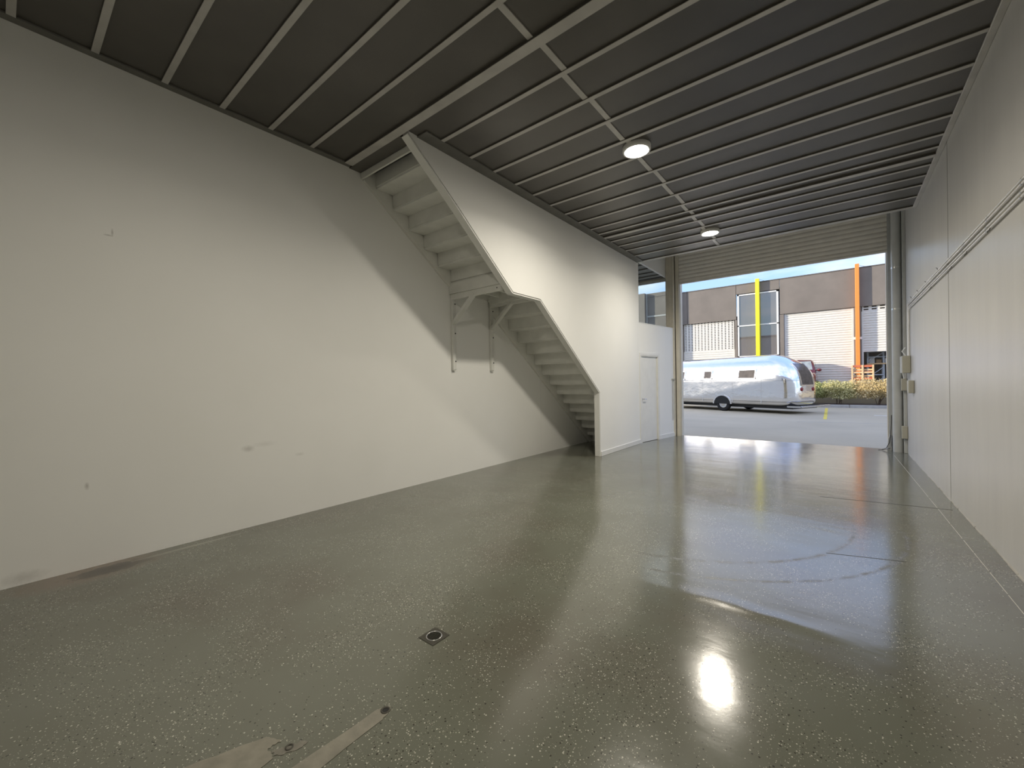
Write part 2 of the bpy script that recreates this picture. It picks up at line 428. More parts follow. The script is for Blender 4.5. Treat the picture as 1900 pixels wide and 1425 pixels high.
for y in JY:
    wd = THICK.get(y, .046)
    left = -4.69 if y < HOLE0 + .01 else -3.46
    zb = ZC + (0 if wd < .06 else -.012)
    obj('joist', box((left, y - wd / 2, zb + .005), (.95, y + wd / 2, 4.193)), M_CEIL, ceil)
    obj('batten', box((left, y - wd / 2 - .001, zb), (.95, y + wd / 2 + .001, zb + .005), .0015), M_JOIST, ceil)
for i in range(len(JY) - 1):
    if JY[i] < 1.0: continue
    xo = -1.875 + (.018 if i % 2 else -.018)
    obj('noggin', box((xo - .026, JY[i] + .024, 4.184), (xo + .026, JY[i + 1] - .024, 4.193)), M_JOIST, ceil)
obj('ledger', box((.95, -2.6, ZC - .004), (XR, YM, 4.193), .004), M_JOIST, ceil)
obj('ledger', box((XL, -2.6, ZC), (-4.69, 2.77, 4.193), .003), M_LEDGER, ceil)
obj('header_beam', box((XL, 2.775, 4.165), (XP - .112, 2.93, 4.40)), M_CEIL, ceil)
obj('ledger', box((XP, 2.92, ZC), (-3.46, YM, 4.193), .003), M_LEDGER, ceil)
obj('edge_beam', box((XL, YM - .01, ZC - .002), (XR, YM + .045, 4.40)), M_JOIST, ceil)
# strip of ceiling over the low room, as far as the front window
obj('ceiling_panel', box((XL, YM + .05, 4.195), (-3.56, YF - .01, 4.245)), M_CEIL, ceil)
for y in (9.55, 9.95, 10.35, 10.7, 11.0):
    obj('joist', box((XL + .01, y - .022, ZC + .004), (-3.565, y + .022, 4.195)), M_LEDGER, ceil)

# ------------------------------------------------------------------ walls
wl = struct('wall_left', box((XL - .2, -2.6, 0), (XL - .012, YF, 6.2)), M_WALL, 'long plain white wall left of the stairs')
for a, b_ in ((-2.6, 6.898), (6.903, YF)):
    obj('wall_panel', box((XL - .012, a, 0), (XL, b_, 6.2)), M_WALL, wl)
obj('joint_seal', box((XL - .012, 6.896, .05), (XL + .0015, 6.914, 6.0)), M_WHITE, wl)
wr = struct('wall_right', box((XR + .014, -2.6, 0), (XR + .2, YF, 6.2)), M_RWALL, 'grey painted concrete wall with one upright joint')
for a, b_ in ((-2.6, 6.892), (6.922, YF)):
    obj('wall_panel', box((XR, a, 0), (XR + .014, b_, 6.2), .002), M_RWALL, wr)
obj('joint_seal', box((XR + .003, 6.893, .03), (XR + .0145, 6.921, 6.2)), M_DARK, wr)
# crumbling mortar fillet along the foot of the right wall
fm = MB(); y = 1.5
while y < 10.6:
    L = random.uniform(.10, .32); d = random.uniform(.003, .010); h = random.uniform(.004, .014)
    fm.prism([(XR, y, 0), (XR - d, y, 0), (XR - d * .7, y, h * .6), (XR, y, h)], (0, L, 0)); y += L
f_o = obj('mortar_fillet', fm, M_KERB, wr); f_o['kind'] = 'stuff'
struct('wall_back', box((XL - .2, -2.8, 0), (XR + .2, -2.6, 6.2)), M_WALL, 'plain wall behind the viewer')
# enclosure above the ceiling (upper level), closed off
struct('wall_upper', box((XL, YM + .046, 4.40), (XR, YM + .1, 6.2)), M_WALL, 'wall above the ceiling edge')
struct('roof', box((-70, -3, 6.22), (40, YF + .35, 6.40)), M_FACADE, 'roof of the unit, run on unseen to shade the yard')
# front wall: built of pieces around window and roller door
fw = MB()
fw.box((XL - .2, YF + .06, 0), (-3.56, YF + .22, 2.62))          # below window
fw.box((XL - .2, YF + .06, 4.17), (-3.56, YF + .22, 6.2))         # above window
fw.box((-3.56, YF + .06, 0), (-3.24, YF + .22, 6.2))              # pier
fw.box((-3.24, YF + .06, 4.9), (.76, YF + .22, 6.2))              # above door
fw.box((.76, YF + .06, 0), (XR + .2, YF + .22, 6.2))
fw.box((-70, YF + .06, 0), (XL - .2, YF + .22, 6.2)); fw.box((XR + .2, YF + .06, 0), (40, YF + .22, 6.2))  # long unseen runs past the unit, added to shade the yard
wf = struct('wall_front', fw, M_CREAM, 'front wall around window and roller door opening')
# bulkhead hanging beside the tall space behind the roller door
struct('wall_bulkhead', box((-3.60, YM + .05, ZC), (-3.545, YF + .05, 6.2)), M_WALL, 'white bulkhead wall above the low room')

# partition wall with the stair cut out of its end
P = [(2.80, ZC + .03), (2.815, ZC - .005), (3.551, 3.605), (4.60, 2.747), (5.282, 2.747), (6.24, 2.02), (7.258, 1.245), (7.258, 0), (9.29, 0), (9.29, ZC + .03)]
struct('wall_partition', MB().prism([(XP - .10, y, z) for y, z in P], (.10, 0, 0)), M_WALL, 'tall white partition wall cut along the stairs')
# timber capping along the cut edge
cap = [(2.76, ZC + .02), (2.80, ZC - .005), (3.545, 3.592), (4.59, 2.734), (5.278, 2.733), (6.235, 2.008), (7.246, 1.238), (7.246, .10)]
for i in range(len(cap) - 1):
    (y0, z0), (y1, z1) = cap[i], cap[i + 1]
    if i == 0: continue
    d = Vector((0, y1 - y0, z1 - z0)).normalized(); nrm = Vector((0, d.z, -d.y))
    a = Vector((0, y0, z0)); b_ = Vector((0, y1, z1)); off = nrm * .014
    o = struct('trim_%d' % i, MB().prism([(XP - .108, *(a)[1:]), (XP - .108, *(b_)[1:]), (XP - .108, *(b_ + (-off if off.y > 0 else off))[1:]), (XP - .108, *(a + (-off if off.y > 0 else off))[1:])], (.106, 0, 0)), M_TRIM)
struct('trim_8', box((XP - .108, 7.232, 0), (XP - .002, 7.258, .10), .003), M_TRIM)

# kinked wall of the low room with its door
K0, K1 = Vector((-3.62, 9.29, 0)), Vector((-3.345, 11.17, 0))
kd = (K1 - K0).normalized(); kn = Vector((kd.y, -kd.x, 0))           # kn points into the room
def K(s, n, z): p = K0 + kd * s + kn * n; return (p.x, p.y, z)
def kbox(s0, s1, n0, n1, z0, z1, mb=None):
    mb = mb or MB(); return mb.prism([K(s0, n0, z0), K(s1, n0, z0), K(s1, n1, z0), K(s0, n1, z0)], (0, 0, z1 - z0))
LK = (K1 - K0).length
kw = MB(); kbox(0, .055, -.10, 0, 0, 2.80, kw); kbox(.055, .875, -.10, 0, 2.05, 2.80, kw); kbox(.875, LK, -.10, 0, 0, 2.80, kw)
struct('wall_angled', kw, M_WALL, 'lower white wall with a flush door beside the entrance')
struct('trim_9', kbox(-.02, LK, -.11, .006, 2.80, 2.815), M_TRIM)
struct('trim_10', MB().prism([(XL, 9.3, 2.79), (XP, 9.3, 2.79), (-3.36, 11.1, 2.79), (XL, 11.1, 2.79)], (0, 0, -.06)), M_WALL, 'roof of the low room')
struct('baseboard_partition', box((XP, 7.262, 0), (XP + .016, 9.30, .095), .004), M_TRIM)
struct('baseboard_angled', kbox(.90, LK - .02, 0, .016, 0, .095), M_TRIM)
dr = struct('door_1', kbox(.075, .855, -.062, -.022, .008, 2.03), M_TRIM, 'plain white flush door in the angled wall')
obj('door_frame', kbox(.055, .075, -.10, .012, 0, 2.05), M_TRIM, dr); obj('door_frame', kbox(.855, .875, -.10, .012, 0, 2.05), M_TRIM, dr)
obj('door_frame', kbox(.055, .875, -.10, .012, 2.03, 2.05), M_TRIM, dr)
for s0, s1, z0, z1 in ((.0, .055, 0, 2.11), (.875, .93, 0, 2.11), (.055, .875, 2.055, 2.11)):
    obj('architrave', kbox(s0, s1, .0, .014, z0, z1), M_TRIM, dr)
hm = MB(); hm.tube([K(.14, -.022, 1.02), K(.14, .03, 1.02)], .010, 10); hm.tube([K(.14, .03, 1.02), K(.27, .03, 1.02)], .009, 10); 
hm.tube([K(.14, -.024, 1.02), K(.14, -.016, 1.02)], .026, 16)
obj('door_handle', hm, M_CHROME, dr, 'satin chrome lever handle')

# front window over the low room
wn = struct('window_1', MB().box((XL, YF + .07, 2.62), (-3.56, YF + .13, 2.70)).box((XL, YF + .07, 4.12), (-3.56, YF + .13, 4.17)).box((XL, YF + .07, 2.70), (XL + .05, YF + .13, 4.12)).box((-3.61, YF + .07, 2.70), (-3.56, YF + .13, 4.12)), M_WHITE, 'fixed window above the low room at the front')
obj('pane', box((XL + .05, YF + .095, 2.70), (-3.61, YF + .103, 4.12)), M_GLASS, wn)

# steel column left of the roller door
co = struct('column', MB().box((-3.55, 10.98, 0), (-3.342, 11.17, 6.2), .006), M_CREAM, 'cream painted steel column left of the roller door')
for x0, x1 in ((-3.365, -3.35), (-3.525, -3.515), (-3.46, -3.45), (-3.40, -3.39)):
    obj('rib', box((x0, 10.968, 2.84), (x1, 10.98, 6.2)), M_CREAM, co)

# ------------------------------------------------------------------ roller door
rd = thing('roller_door', 'grey slatted roller door rolled up above the wide entrance', 'roller door', (-1.2, 11.1, 3.94))
z = 3.985
k = 0
while z < 5.1:
    sl = MB(); n = 6; prof = []
    for i in range(n + 1):
        t = i / n; prof.append((11.10 - .004 * t - .015 * sin(pi * t), z + t * .0985))
    pts = [(-3.26, y_, z_) for y_, z_ in prof] + [(-3.26, y_ + .004, z_) for y_, z_ in prof[::-1]]
    sl.prism(pts, (4.06, 0, 0)); obj('slat', sl, M_SLAT, rd); z += .096
obj('bottom_rail', box((-3.26, 11.075, 3.945), (.80, 11.125, 3.985), .004), M_SLAT, rd)
obj('barrel', MB().tube([(-3.26, 10.95, 5.3), (.80, 10.95, 5.3)], .24, 24), M_SLAT, rd)
obj('guide', MB().box((-3.34, 11.06, 0), (-3.325, 11.15, 5.2)).box((-3.34, 11.06, 0), (-3.235, 11.075, 5.2)).box((-3.34, 11.135, 0), (-3.235, 11.15, 5.2)), M_CREAM, rd)
obj('guide', MB().box((.845, 11.06, 0), (.86, 11.15, 5.2)).box((.77, 11.06, 0), (.86, 11.075, 5.2)).box((.77, 11.135, 0), (.86, 11.15, 5.2)), M_PIPE, rd)
obj('floor_bracket', MB().prism([(.735, 11.0, 0), (.80, 11.0, 0), (.80, 11.0, .30), (.775, 11.0, .32), (.75, 11.0, .22)], (0, .05, 0)), M_PIPE, rd)

# ------------------------------------------------------------------ stairs
st = thing('staircase', 'white closed timber staircase with a landing climbing the left wall', 'staircase', (-4.2, 6.9, 0))
XA, XB = XL + .003, XP - .112
XS = XA + .038
lo = lambda y: 2.745 - .76 * (y - 5.282)
up = lambda y: 4.08 - .76 * (y - 2.95)
LZ = 3.05
# lower flight stringer against the wall
obj('stringer', MB().prism([(XA, 5.435, lo(5.435)), (XA, 5.435, 2.98), (XA, 5.55, 2.98), (XA, 9.20, .14), (XA, 9.20, 0), (XA, lo(0) / .76 if False else 8.89, 0)], (.035, 0, 0)), M_STAIR, st)
obj('stringer', MB().prism([(XA, 2.96, up(2.96)), (XA, 2.96, 4.16), (XA, 3.10, 4.22), (XA, 4.62, 3.06), (XA, 4.45, up(4.45))], (.035, 0, 0)), M_STAIR, st)
run_l, ris_l = .267, LZ / 15
for i in range(1, 15):
    yb = 9.07 - run_l * i
    zt = ris_l * i
    obj('tread', box((XS, yb - .004, zt - .03), (XB, yb + run_l + .02, zt), .003), M_STAIR, st)
for i in range(1, 16):
    yf = 9.07 - run_l * (i - 1)
    obj('riser', box((XS, yf - .016, ris_l * (i - 1) - (.0 if i == 1 else .004)), (XB, yf, ris_l * i - .03)), M_STAIR, st)
ris_u = (4.25 - LZ) / 6; run_u = .263
yb0 = 4.187
for i in range(1, 6):
    yb = yb0 - run_u * (i - 1); zt = LZ + ris_u * i
    obj('tread', box((XS, yb - .004, zt - .03), (XB, yb + run_u + .02, zt), .003), M_STAIR, st)
for i in range(1, 7):
    yf = yb0 + run_u - run_u * (i - 1)
    obj('riser', box((XS, yf - .016, LZ + ris_u * (i - 1) - .004), (XB, yf, LZ + ris_u * i - .03)), M_STAIR, st)
obj('top_fascia', box((XA, 2.93, 4.085), (XB, 2.955, 4.164), .003), M_STAIR, st)
obj('landing_board', box((XA, 4.45, LZ - .032), (XB, 5.37, LZ)), M_STAIR, st)
obj('landing_beam', box((XA, 4.425, 2.8525), (XB, 4.47, LZ - .032)), M_STAIR, st)
obj('landing_beam', box((XA, 5.33, 2.8525), (XB, 5.372, LZ - .032), .003), M_STAIR, st)
for x in (-4.50, -4.18, -3.90):
    obj('landing_joist', box((x - .018, 4.47, 2.90), (x + .018, 5.33, LZ - .032)), M_STAIR, st)
obj('landing_joist', box((XA, 4.47, 2.88), (XA + .035, 5.33, LZ - .032)), M_STAIR, st)

def bracket(y, label):
    t = thing('timber_bracket', label, 'bracket', (XL, y + .035, 1.67), 'timber brackets under the landing')
    obj('post', box((XL + .003, y, 1.67), (XL + .048, y + .07, 2.84), .003), M_STAIR, t)
    obj('arm', box((XL + .006, y - .004, 2.765), (XB, y + .043, 2.852), .003), M_STAIR, t)
    a, b_ = Vector((XL + .045, y + .024, 2.40)), Vector((-4.27, y + .024, 2.80))
    obj('brace', MB().bar(a, b_, .045, .07, (0, 1, 0)), M_STAIR, t)
    obj('foot_block', box((XL + .003, y + .006, 1.655), (XL + .040, y + .064, 1.695)), M_STAIR, t)
    for zz_ in (2.70, 2.24, 1.80):
        bm = MB().tube([(XL + .046, y + .05, zz_), (XL + .054, y + .05, zz_)], .011, 8)
        obj('bolt', bm, M_BLACK, t, 'black bolt head')
    obj('bolt', MB().tube([(-3.80, y - .006, 2.81), (-3.80, y + .001, 2.81)], .010, 8), M_BLACK, t, 'black bolt head')
bracket(4.455, 'white timber wall bracket under the landing edge nearer the viewer')
bracket(5.36, 'white timber wall bracket where landing meets the lower flight')

# ------------------------------------------------------------------ ceiling lights
def downlight(y, label, pw):
    t = thing('ceiling_light', label, 'ceiling light', (-1.83, y, ZC - .04), 'round ceiling lights')
    obj('rim', MB().lathe([(.128, ZC - .030), (.138, ZC - .040), (.156, ZC - .036), (.160, ZC - .020), (.160, ZC + .045), (.0, ZC + .045)], (-1.83, y, 0), n=40), M_WHITE, t)
    obj('diffuser', MB().lathe([(.0, ZC - .040), (.04, ZC - .039), (.08, ZC - .037), (.11, ZC - .034), (.128, ZC - .030)], (-1.83, y, 0), n=40), M_LAMP, t)
    ld = bpy.data.lights.new('led_light', 'AREA'); ld.shape = 'DISK'; ld.size = .25; ld.energy = LAMP_POWER * pw; ld.color = (1., .92, .78); ld.spread = radians(154)
    lo_ = bpy.data.objects.new('led_light', ld); C.objects.link(lo_); lo_.parent = t; lo_.location = (0, 0, -.006)
downlight(1.18, 'round glowing ceiling light nearest the camera above the frame', .43)
downlight(4.70, 'round glowing white ceiling light at the middle of the ceiling', .9)
downlight(8.20, 'smaller looking glowing ceiling light close to the entrance', .75)

# ------------------------------------------------------------------ pipes and boxes on the right wall
names = ('topmost', 'second from top', 'third from top', 'lowest')
for k, (zc, yb) in enumerate(((2.787, 10.36), (2.757, 10.31), (2.705, 10.22), (2.672, 10.16))):
    t = thing('conduit', 'thin grey metal conduit along the right wall, %s of four' % names[k], 'conduit', (XR - .016, 4., zc), 'conduits on the right wall')
    x = XR - .016; r = .0098
    pts = [(x, -2.5, zc), (x, yb - .10, zc), (x, yb - .05, zc - .012), (x, yb - .012, zc - .05), (x, yb, zc - .11), (x, yb + .04, 2.35), (x, yb + .05, 1.83)]
    obj('pipe', MB().tube(pts, r, 10), M_COND, t)
    y = 1.0 + .01 * k
    while y < 10:
        sm = MB().tube([(x, y - .009, zc), (x, y + .009, zc)], r + .0018, 10, False)
        obj('saddle', sm, M_STEEL, t)
        y += .84
cond = [o for o in bpy.data.objects if o.name.startswith('conduit') and o.type == 'EMPTY']
for y, z, k in ((7.40, 2.822, 0), (8.28, 2.812, 0), (9.08, 2.822, 0), (9.81, 2.83, 0), (5.10, 2.642, 3), (5.89, 2.636, 3), (6.58, 2.640, 3), (7.87, 2.634, 3)):
    x = XR - .016; zc = 2.787 if k == 0 else 2.672; s_ = 1 if k == 0 else -1
    hk = MB().tube([(x - .006, y, zc + s_ * .008), (x - .010, y, z - s_ * .006), (x - .018, y + .012, z), (x - .016, y + .03, z + s_ * .004)], .0035, 6)
    obj('wire_hook', hk, M_IRON, cond[k])
def jbox(a, b_, label, lug=True):
    t = thing('junction_box', label, 'electrical box', ((a[0] + b_[0]) / 2, (a[1] + b_[1]) / 2, min(a[2], b_[2])), 'electrical boxes by the entrance')
    obj('body', box(a, b_, .006), M_BOX, t)
    ym = min(a[1], b_[1])
    obj('lid', box((a[0] + .006, ym - .006, a[2] + .008), (b_[0] - .006, ym, b_[2] - .008), .002), M_BOX, t)
    return t
jbox((XR - .115, 10.17, 1.52), (XR - .001, 10.50, 1.83), 'beige electrical box under the ends of the conduits')
jbox((XR - .075, 9.75, 1.17), (XR - .001, 9.96, 1.39), 'beige switch box lower right of the large box')
jbox((XR - .085, 10.66, 1.19), (XR - .002, 10.735, 1.42), 'beige electrical box on the slim duct beside the downpipe')
jbox((XR - .085, 10.66, .28), (XR + .0 - .001, 10.735, .52), 'beige electrical box low on the slim duct near the floor')
tag(obj('cable_duct', box((XR - .048, 10.74, 0), (XR - .001, 10.80, 6.0), .004), M_PIPE), 'slim grey square duct in the corner beside the downpipe', 'duct')
dp = thing('downpipe', 'fat round grey downpipe standing right of the entrance', 'pipe', (.885, 10.87, 0))
obj('pipe', MB().tube([(.885, 10.87, 0), (.885, 10.87, 6.15)], .078, 28), M_PIPE, dp)
obj('strap', MB().lathe([(.080, 3.55), (.080, 3.58)], (.885, 10.87, 0), n=28), M_STEEL, dp)
obj('strap', MB().lathe([(.080, 2.75), (.080, 2.78)], (.885, 10.87, 0), n=28), M_STEEL, dp)
pts = [(XR - .03, 10.60, 2.0), (XR - .075, 10.60, 1.93), (XR - .03, 10.60, 1.86), (XR - .06, 10.60, 1.75), (XR - .095, 10.60, 1.66), (XR - .07, 10.60, 1.55), (XR - .05, 10.62, 1.42)]
tag(obj('flexible_conduit', MB().tube(pts, .011, 8), M_WHITE), 'bent white flexible conduit left of the large electrical box', 'conduit')
pts = [(.803, 11.02, .70), (.797, 11.0, .5), (.785, 10.98, .30), (.765, 10.97, .16), (.72, 10.96, .05), (.65, 10.95, .012)]
tag(obj('cable', MB().tube(pts, .006, 8), M_BLACK), 'black cable hanging down to the floor beside the downpipe', 'cable')
pts = [(.775, 10.95, .05), (.72, 10.92, .03), (.66, 10.93, .010), (.60, 10.97, .010)]
tag(obj('cable', MB().tube(pts, .005, 8), M_BLACK), 'short black cable lying on the floor at the downpipe foot', 'cable')
# slim conduit with a cap on the angled wall
t = thing('wall_conduit', 'slim white capped conduit pair on the angled wall end', 'conduit', K(1.68, .01, .42))
obj('tube', MB().tube([K(1.63, .012, .42), K(1.63, .012, 1.47)], .009, 8), M_PIPE, t)
obj('tube', MB().tube([K(1.715, .012, .42), K(1.715, .012, 1.47)], .011, 8), M_PIPE, t)
obj('cap', kbox(1.60, 1.745, .001, .035, 1.465, 1.495), M_BOX, t)

# ------------------------------------------------------------------ floor drains
fd = thing('floor_drain', 'square floor drain with a round dark slotted grate', 'drain', (-1.832, 1.545, 0))
cx, cy = -1.832, 1.545
fr = MB()
N = 32
ring = [(cx + .040 * cos(2 * pi * k / N), cy + .040 * sin(2 * pi * k / N)) for k in range(N)]
sq = []
for k in range(N):
    a = 2 * pi * k / N; s = .062 / max(abs(cos(a)), abs(sin(a))); sq.append((cx + s * cos(a), cy + s * sin(a)))
fr.add([(x, y, .003) for x, y in sq] + [(x, y, .003) for x, y in ring] + [(x, y, .0002) for x, y in sq], [[k, (k + 1) % N, N + (k + 1) % N, N + k] for k in range(N)] + [[2 * N + k, 2 * N + (k + 1) % N, (k + 1) % N, k] for k in range(N)])
obj('frame', fr, M_IRON, fd)
obj('ring', MB().lathe([(.046, .003), (.046, .0055), (.040, .0055), (.040, .0012)], (cx, cy, 0), n=32), M_CHROME, fd, 'paler metal ring')
obj('pit', MB().lathe([(.041, .0008), (0.0, .0008)], (cx, cy, 0), n=32), M_DARK, fd)
for k in range(-3, 4):
    d = k * .0105; hl = sqrt(.040 ** 2 - d ** 2); u = Vector((cos(.35), sin(.35), 0)); v = Vector((-sin(.35), cos(.35), 0)); c0 = Vector((cx, cy, .0038)) + v * d
    obj('grate_bar', MB().bar(c0 - u * hl, c0 + u * hl, .0036, .003), M_IRON, fd)
cd_ = thing('small_drain', 'small round dark drain hole at the pale mortar strip end', 'drain', (-1.592, 1.058, 0))
obj('rim', MB().lathe([(.021, .0023), (.021, .0042), (.014, .0042), (.014, .0026)], (-1.592, 1.058, 0), n=20), M_IRON, cd_)
obj('pit', MB().lathe([(.015, .0026), (0, .0026)], (-1.592, 1.058, 0), n=20), M_DARK, cd_)
pc = thing('pipe_stub', 'oval worn pipe stub set in the second mortar patch', 'drain', (-1.748, .70, 0))
obj('rim', MB().lathe([(.016, .0018), (.016, .0040), (.010, .0040), (.010, .002)], (-1.738, .712, 0), n=16), M_IRON, pc)

# ================================================================== outside
GZ = -.10
struct('ground', MB().prism([(-90, YF + .07, GZ), (90, YF + .07, GZ), (90, 27.3, GZ), (-90, 27.3, GZ)], (0, 0, -.2)), M_ASPH, 'grey asphalt yard outside the entrance')
ub = MB(); ub.box((-90, 29.6, -.3), (90, 60, .55))
struct('upper_yard', ub, M_ASPH, 'raised asphalt yard behind the hedge')
gb = struct('garden_bed', box((-90, 27.45, -.3), (90, 29.6, .02)), M_SOIL, 'soil bed planted with shrubs')
for i in range(14):
    x0 = -14 + i * 1.6
    obj('kerb_stone', box((x0 + .004, 27.3, -.25), (x0 + 1.596, 27.45, .05), .02), M_KERB, gb)
def line(a, b_, wd, m, label):
    a, b_ = Vector((*a, GZ)), Vector((*b_, GZ)); d = (b_ - a).normalized(); s = Vector((-d.y, d.x, 0)) * wd / 2
    tag(obj('parking_line', MB().prism([a + s, b_ + s, b_ - s, a - s], (0, 0, .003)), m), label, 'road marking')
line((-.52, 26.6), (-.43, 19.4), .11, M_LINEY, 'yellow parking line on the asphalt right of the caravan')
line((1.10, 22.25), (3.6, 21.9), .12, M_LINEW, 'white painted line on the asphalt beside the downpipe')
line((-1.2, 17.9), (3.0, 18.75), .035, M_KERB, 'thin pale line across the asphalt near the entrance')

# ------------------------------------------------------------------ caravan
CVX, CVY, CVR = -1.05, 22.30, radians(-4)        # rear end x, near side y, yaw
T = Matrix.Translation((-1.09, 22.2, 0)) @ Matrix.Rotation(radians(-24), 4, 'Z')
# local: rear end at x=0, body runs to -x ; near side at y=-1.15
LB, WB, ZB, ZT, ZS = 7.6, 1.15, .27, 2.58, 1.38
def ring_pts(z, n=96):
    R_ = ZT - ZS
    t = max(0., (z - ZS) / R_); t = min(t, 1.)
    d = WB * .985 * (1 - sqrt(max(0., 1 - t ** 2.15)))       # inset of the sides
    if z < .55: d += .10 * ((.55 - z) / .28) ** 2            # tuck under
    hw = WB - d; t2 = min(1., max(0., (z - .8) / 1.85)); ex0 = -(d * .75 + .8 * (1 - sqrt(1 - t2 ** 2))) if z >= .55 else -d; ex1 = -LB + d * (1.25 if t > 0 else 1)
    rc = min(.72, hw * .98)
    pts = []
    xc0, xc1 = ex0 - rc, ex1 + rc
    yc = hw - rc
    q = n // 4
    for cx_, cy_, a0 in ((xc0, -yc, -pi / 2), (xc0, yc, 0), (xc1, yc, pi / 2), (xc1, -yc, pi)):
        for k in range(q):
            a = a0 + (pi / 2) * k / (q - 1)
            e = .85
            ca, sa = cos(a), sin(a)
            pts.append((cx_ + rc * math.copysign(abs(ca) ** e, ca), cy_ + rc * math.copysign(abs(sa) ** e, sa), z))
    return pts
sides = lambda z: WB - WB * .985 * (1 - sqrt(max(0., 1 - max(0., (z - ZS) / (ZT - ZS)) ** 2.15)))
cv = thing('caravan', 'polished aluminium caravan with rounded ends parked outside the entrance', 'caravan', T @ Vector((-LB / 2, 0, GZ)))
zs = [ZB + (.55 - ZB) * i / 5 for i in range(5)] + [.55 + (ZS - .55) * i / 6 for i in range(6)] + [ZS + (ZT - ZS) * sin(pi / 2 * i / 18) for i in range(19)]
body = MB(); N = len(ring_pts(1.))
rings = [ring_pts(z) for z in zs]
vs = [p for r in rings for p in r]; fs = []
for i in range(len(rings) - 1):
    for k in range(N): fs.append([i * N + k, i * N + (k + 1) % N, (i + 1) * N + (k + 1) % N, (i + 1) * N + k])
fs.append(list(range((len(rings) - 1) * N, len(rings) * N))); fs.append(list(range(N))[::-1])
body.add(vs, fs, True).xf(T)
obj('shell', body, M_ALU, cv)
# riveted seam strips over the sides and along the waist
def side_strip(x, wd=.03):
    s = MB(); pts = []
    for z in [.34 + .12 * i for i in range(17)]:
        z = min(z, 2.5); pts.append((z, sides(z)))
    for (z0, y0), (z1, y1) in zip(pts[:-1], pts[1:]):
        if z1 <= z0: continue
        s.add([(x - wd / 2, -y0 - .006, z0), (x + wd / 2, -y0 - .006, z0), (x + wd / 2, -y1 - .006, z1), (x - wd / 2, -y1 - .006, z1),
               (x - wd / 2, -y0 + .01, z0), (x + wd / 2, -y0 + .01, z0), (x + wd / 2, -y1 + .01, z1), (x - wd / 2, -y1 + .01, z1)],
              [(0, 1, 2, 3), (4, 0, 3, 7), (1, 5, 6, 2)])
    return s.xf(T)
for x in (-1.35, -2.75, -4.4, -6.2): obj('seam_strip', side_strip(x), M_ALU, cv)
for zr, hh in ((.40, .035), (1.36, .02)):
    R0 = ring_pts(zr); R1 = ring_pts(zr + hh); s = MB(); c_ = Vector((-LB / 2, 0, zr))
    def grow(p, d=.012): 
        q = Vector(p); yv = q.y / WB; xv = (q.x + LB / 2) / (LB / 2); v = Vector((xv ** 9, yv ** 3, 0)); v = v.normalized() if v.length > 1e-6 else Vector((0, 0, 0)); return q + v * d
    vs = [grow(p) for p in R0] + [grow(p) for p in R1]; s.add(vs, [[k, (k + 1) % N, N + (k + 1) % N, N + k] for k in range(N)], True).xf(T)
    obj('belt_rail', s, M_CHROME, cv)
def side_window(x0, x1, z0, z1):
    y0, y1 = -sides(z0) - .03, -sides(z1) - .03
    fr_ = MB(); t_ = .045
    def quad(xa, xb, za, zb, off):
        ya = y0 + (y1 - y0) * (za - z0) / (z1 - z0); yb_ = y0 + (y1 - y0) * (zb - z0) / (z1 - z0)
        return [(xa, ya - off, za), (xb, ya - off, za), (xb, yb_ - off, zb), (xa, yb_ - off, zb)]
    for a in ((x0, x1, z0, z0 + t_), (x0, x1, z1 - t_, z1), (x0, x0 + t_, z0 + t_, z1 - t_), (x1 - t_, x1, z0 + t_, z1 - t_)):
        fr_.prism(quad(*a, .018), (0, .05, 0))
    f = obj('window_frame', fr_.xf(T), M_ALU, cv)
    obj('pane', MB().prism(quad(x0 + t_, x1 - t_, z0 + t_, z1 - t_, .012), (0, .02, 0)).xf(T), M_TINT_V, f)
M_TINT_V = mat('caravan_window', (.10, .085, .07), .08, var=.2, bmp=0)
side_window(-2.46, -1.60, 1.46, 1.92); side_window(-4.35, -3.85, 1.48, 1.92); side_window(-6.4, -5.5, 1.46, 1.94)
# rear window, tail lights
def rear_x(z): 
    t = max(0., (z - ZS) / (ZT - ZS)); return -(WB * .985 * (1 - sqrt(max(0, 1 - t ** 2.15))) * .75 + .8 * (1 - sqrt(1 - max(0., (z - .8) / 1.85) ** 2)))
rw = MB(); seg = 6
for i in range(seg):
    za, zb = 1.18 + i * .95 / seg, 1.18 + (i + 1) * .95 / seg
    rw.prism([(rear_x(za) + .02, -.44, za), (rear_x(za) + .02, .44, za), (rear_x(zb) + .02, .44, zb), (rear_x(zb) + .02, -.44, zb)], (-.05, 0, 0))
obj('rear_window', rw.xf(T), M_TINT_V, cv, 'dark rear window')
rf = MB()
for y0 in (-.49, .44):
    for i in range(seg):
        za, zb = 1.18 + i * .95 / seg, 1.18 + (i + 1) * .95 / seg
        rf.prism([(rear_x(za) + .032, y0, za), (rear_x(za) + .032, y0 + .05, za), (rear_x(zb) + .032, y0 + .05, zb), (rear_x(zb) + .032, y0, zb)], (-.06, 0, 0))
rf.box((rear_x(1.15) - .04, -.49, 1.13), (rear_x(1.15) + .032, .49, 1.18))
obj('rear_window_frame', rf.xf(T), M_ALU, cv)
for y in (-.45, .45):
    obj('tail_light', MB().lathe([(.085, -.05), (.085, .02), (.06, .035), (0, .038)], (rear_x(.98) - .0, y, .98), 'X', 18).xf(T), M_RED, cv, 'round dark red tail light')
bm = MB(); bm.box((-.25, -1.12, .20), (.34, -1.06, .27)); bm.box((.28, -1.12, .20), (.36, 1.12, .28), .015); bm.box((-.25, 1.06, .20), (.34, 1.12, .27))
obj('rear_bumper', bm.xf(T), M_CHROME, cv)
obj('chassis', box((-7.2, -.95, .12), (-.1, .95, .27)).xf(T), M_DARK, cv)
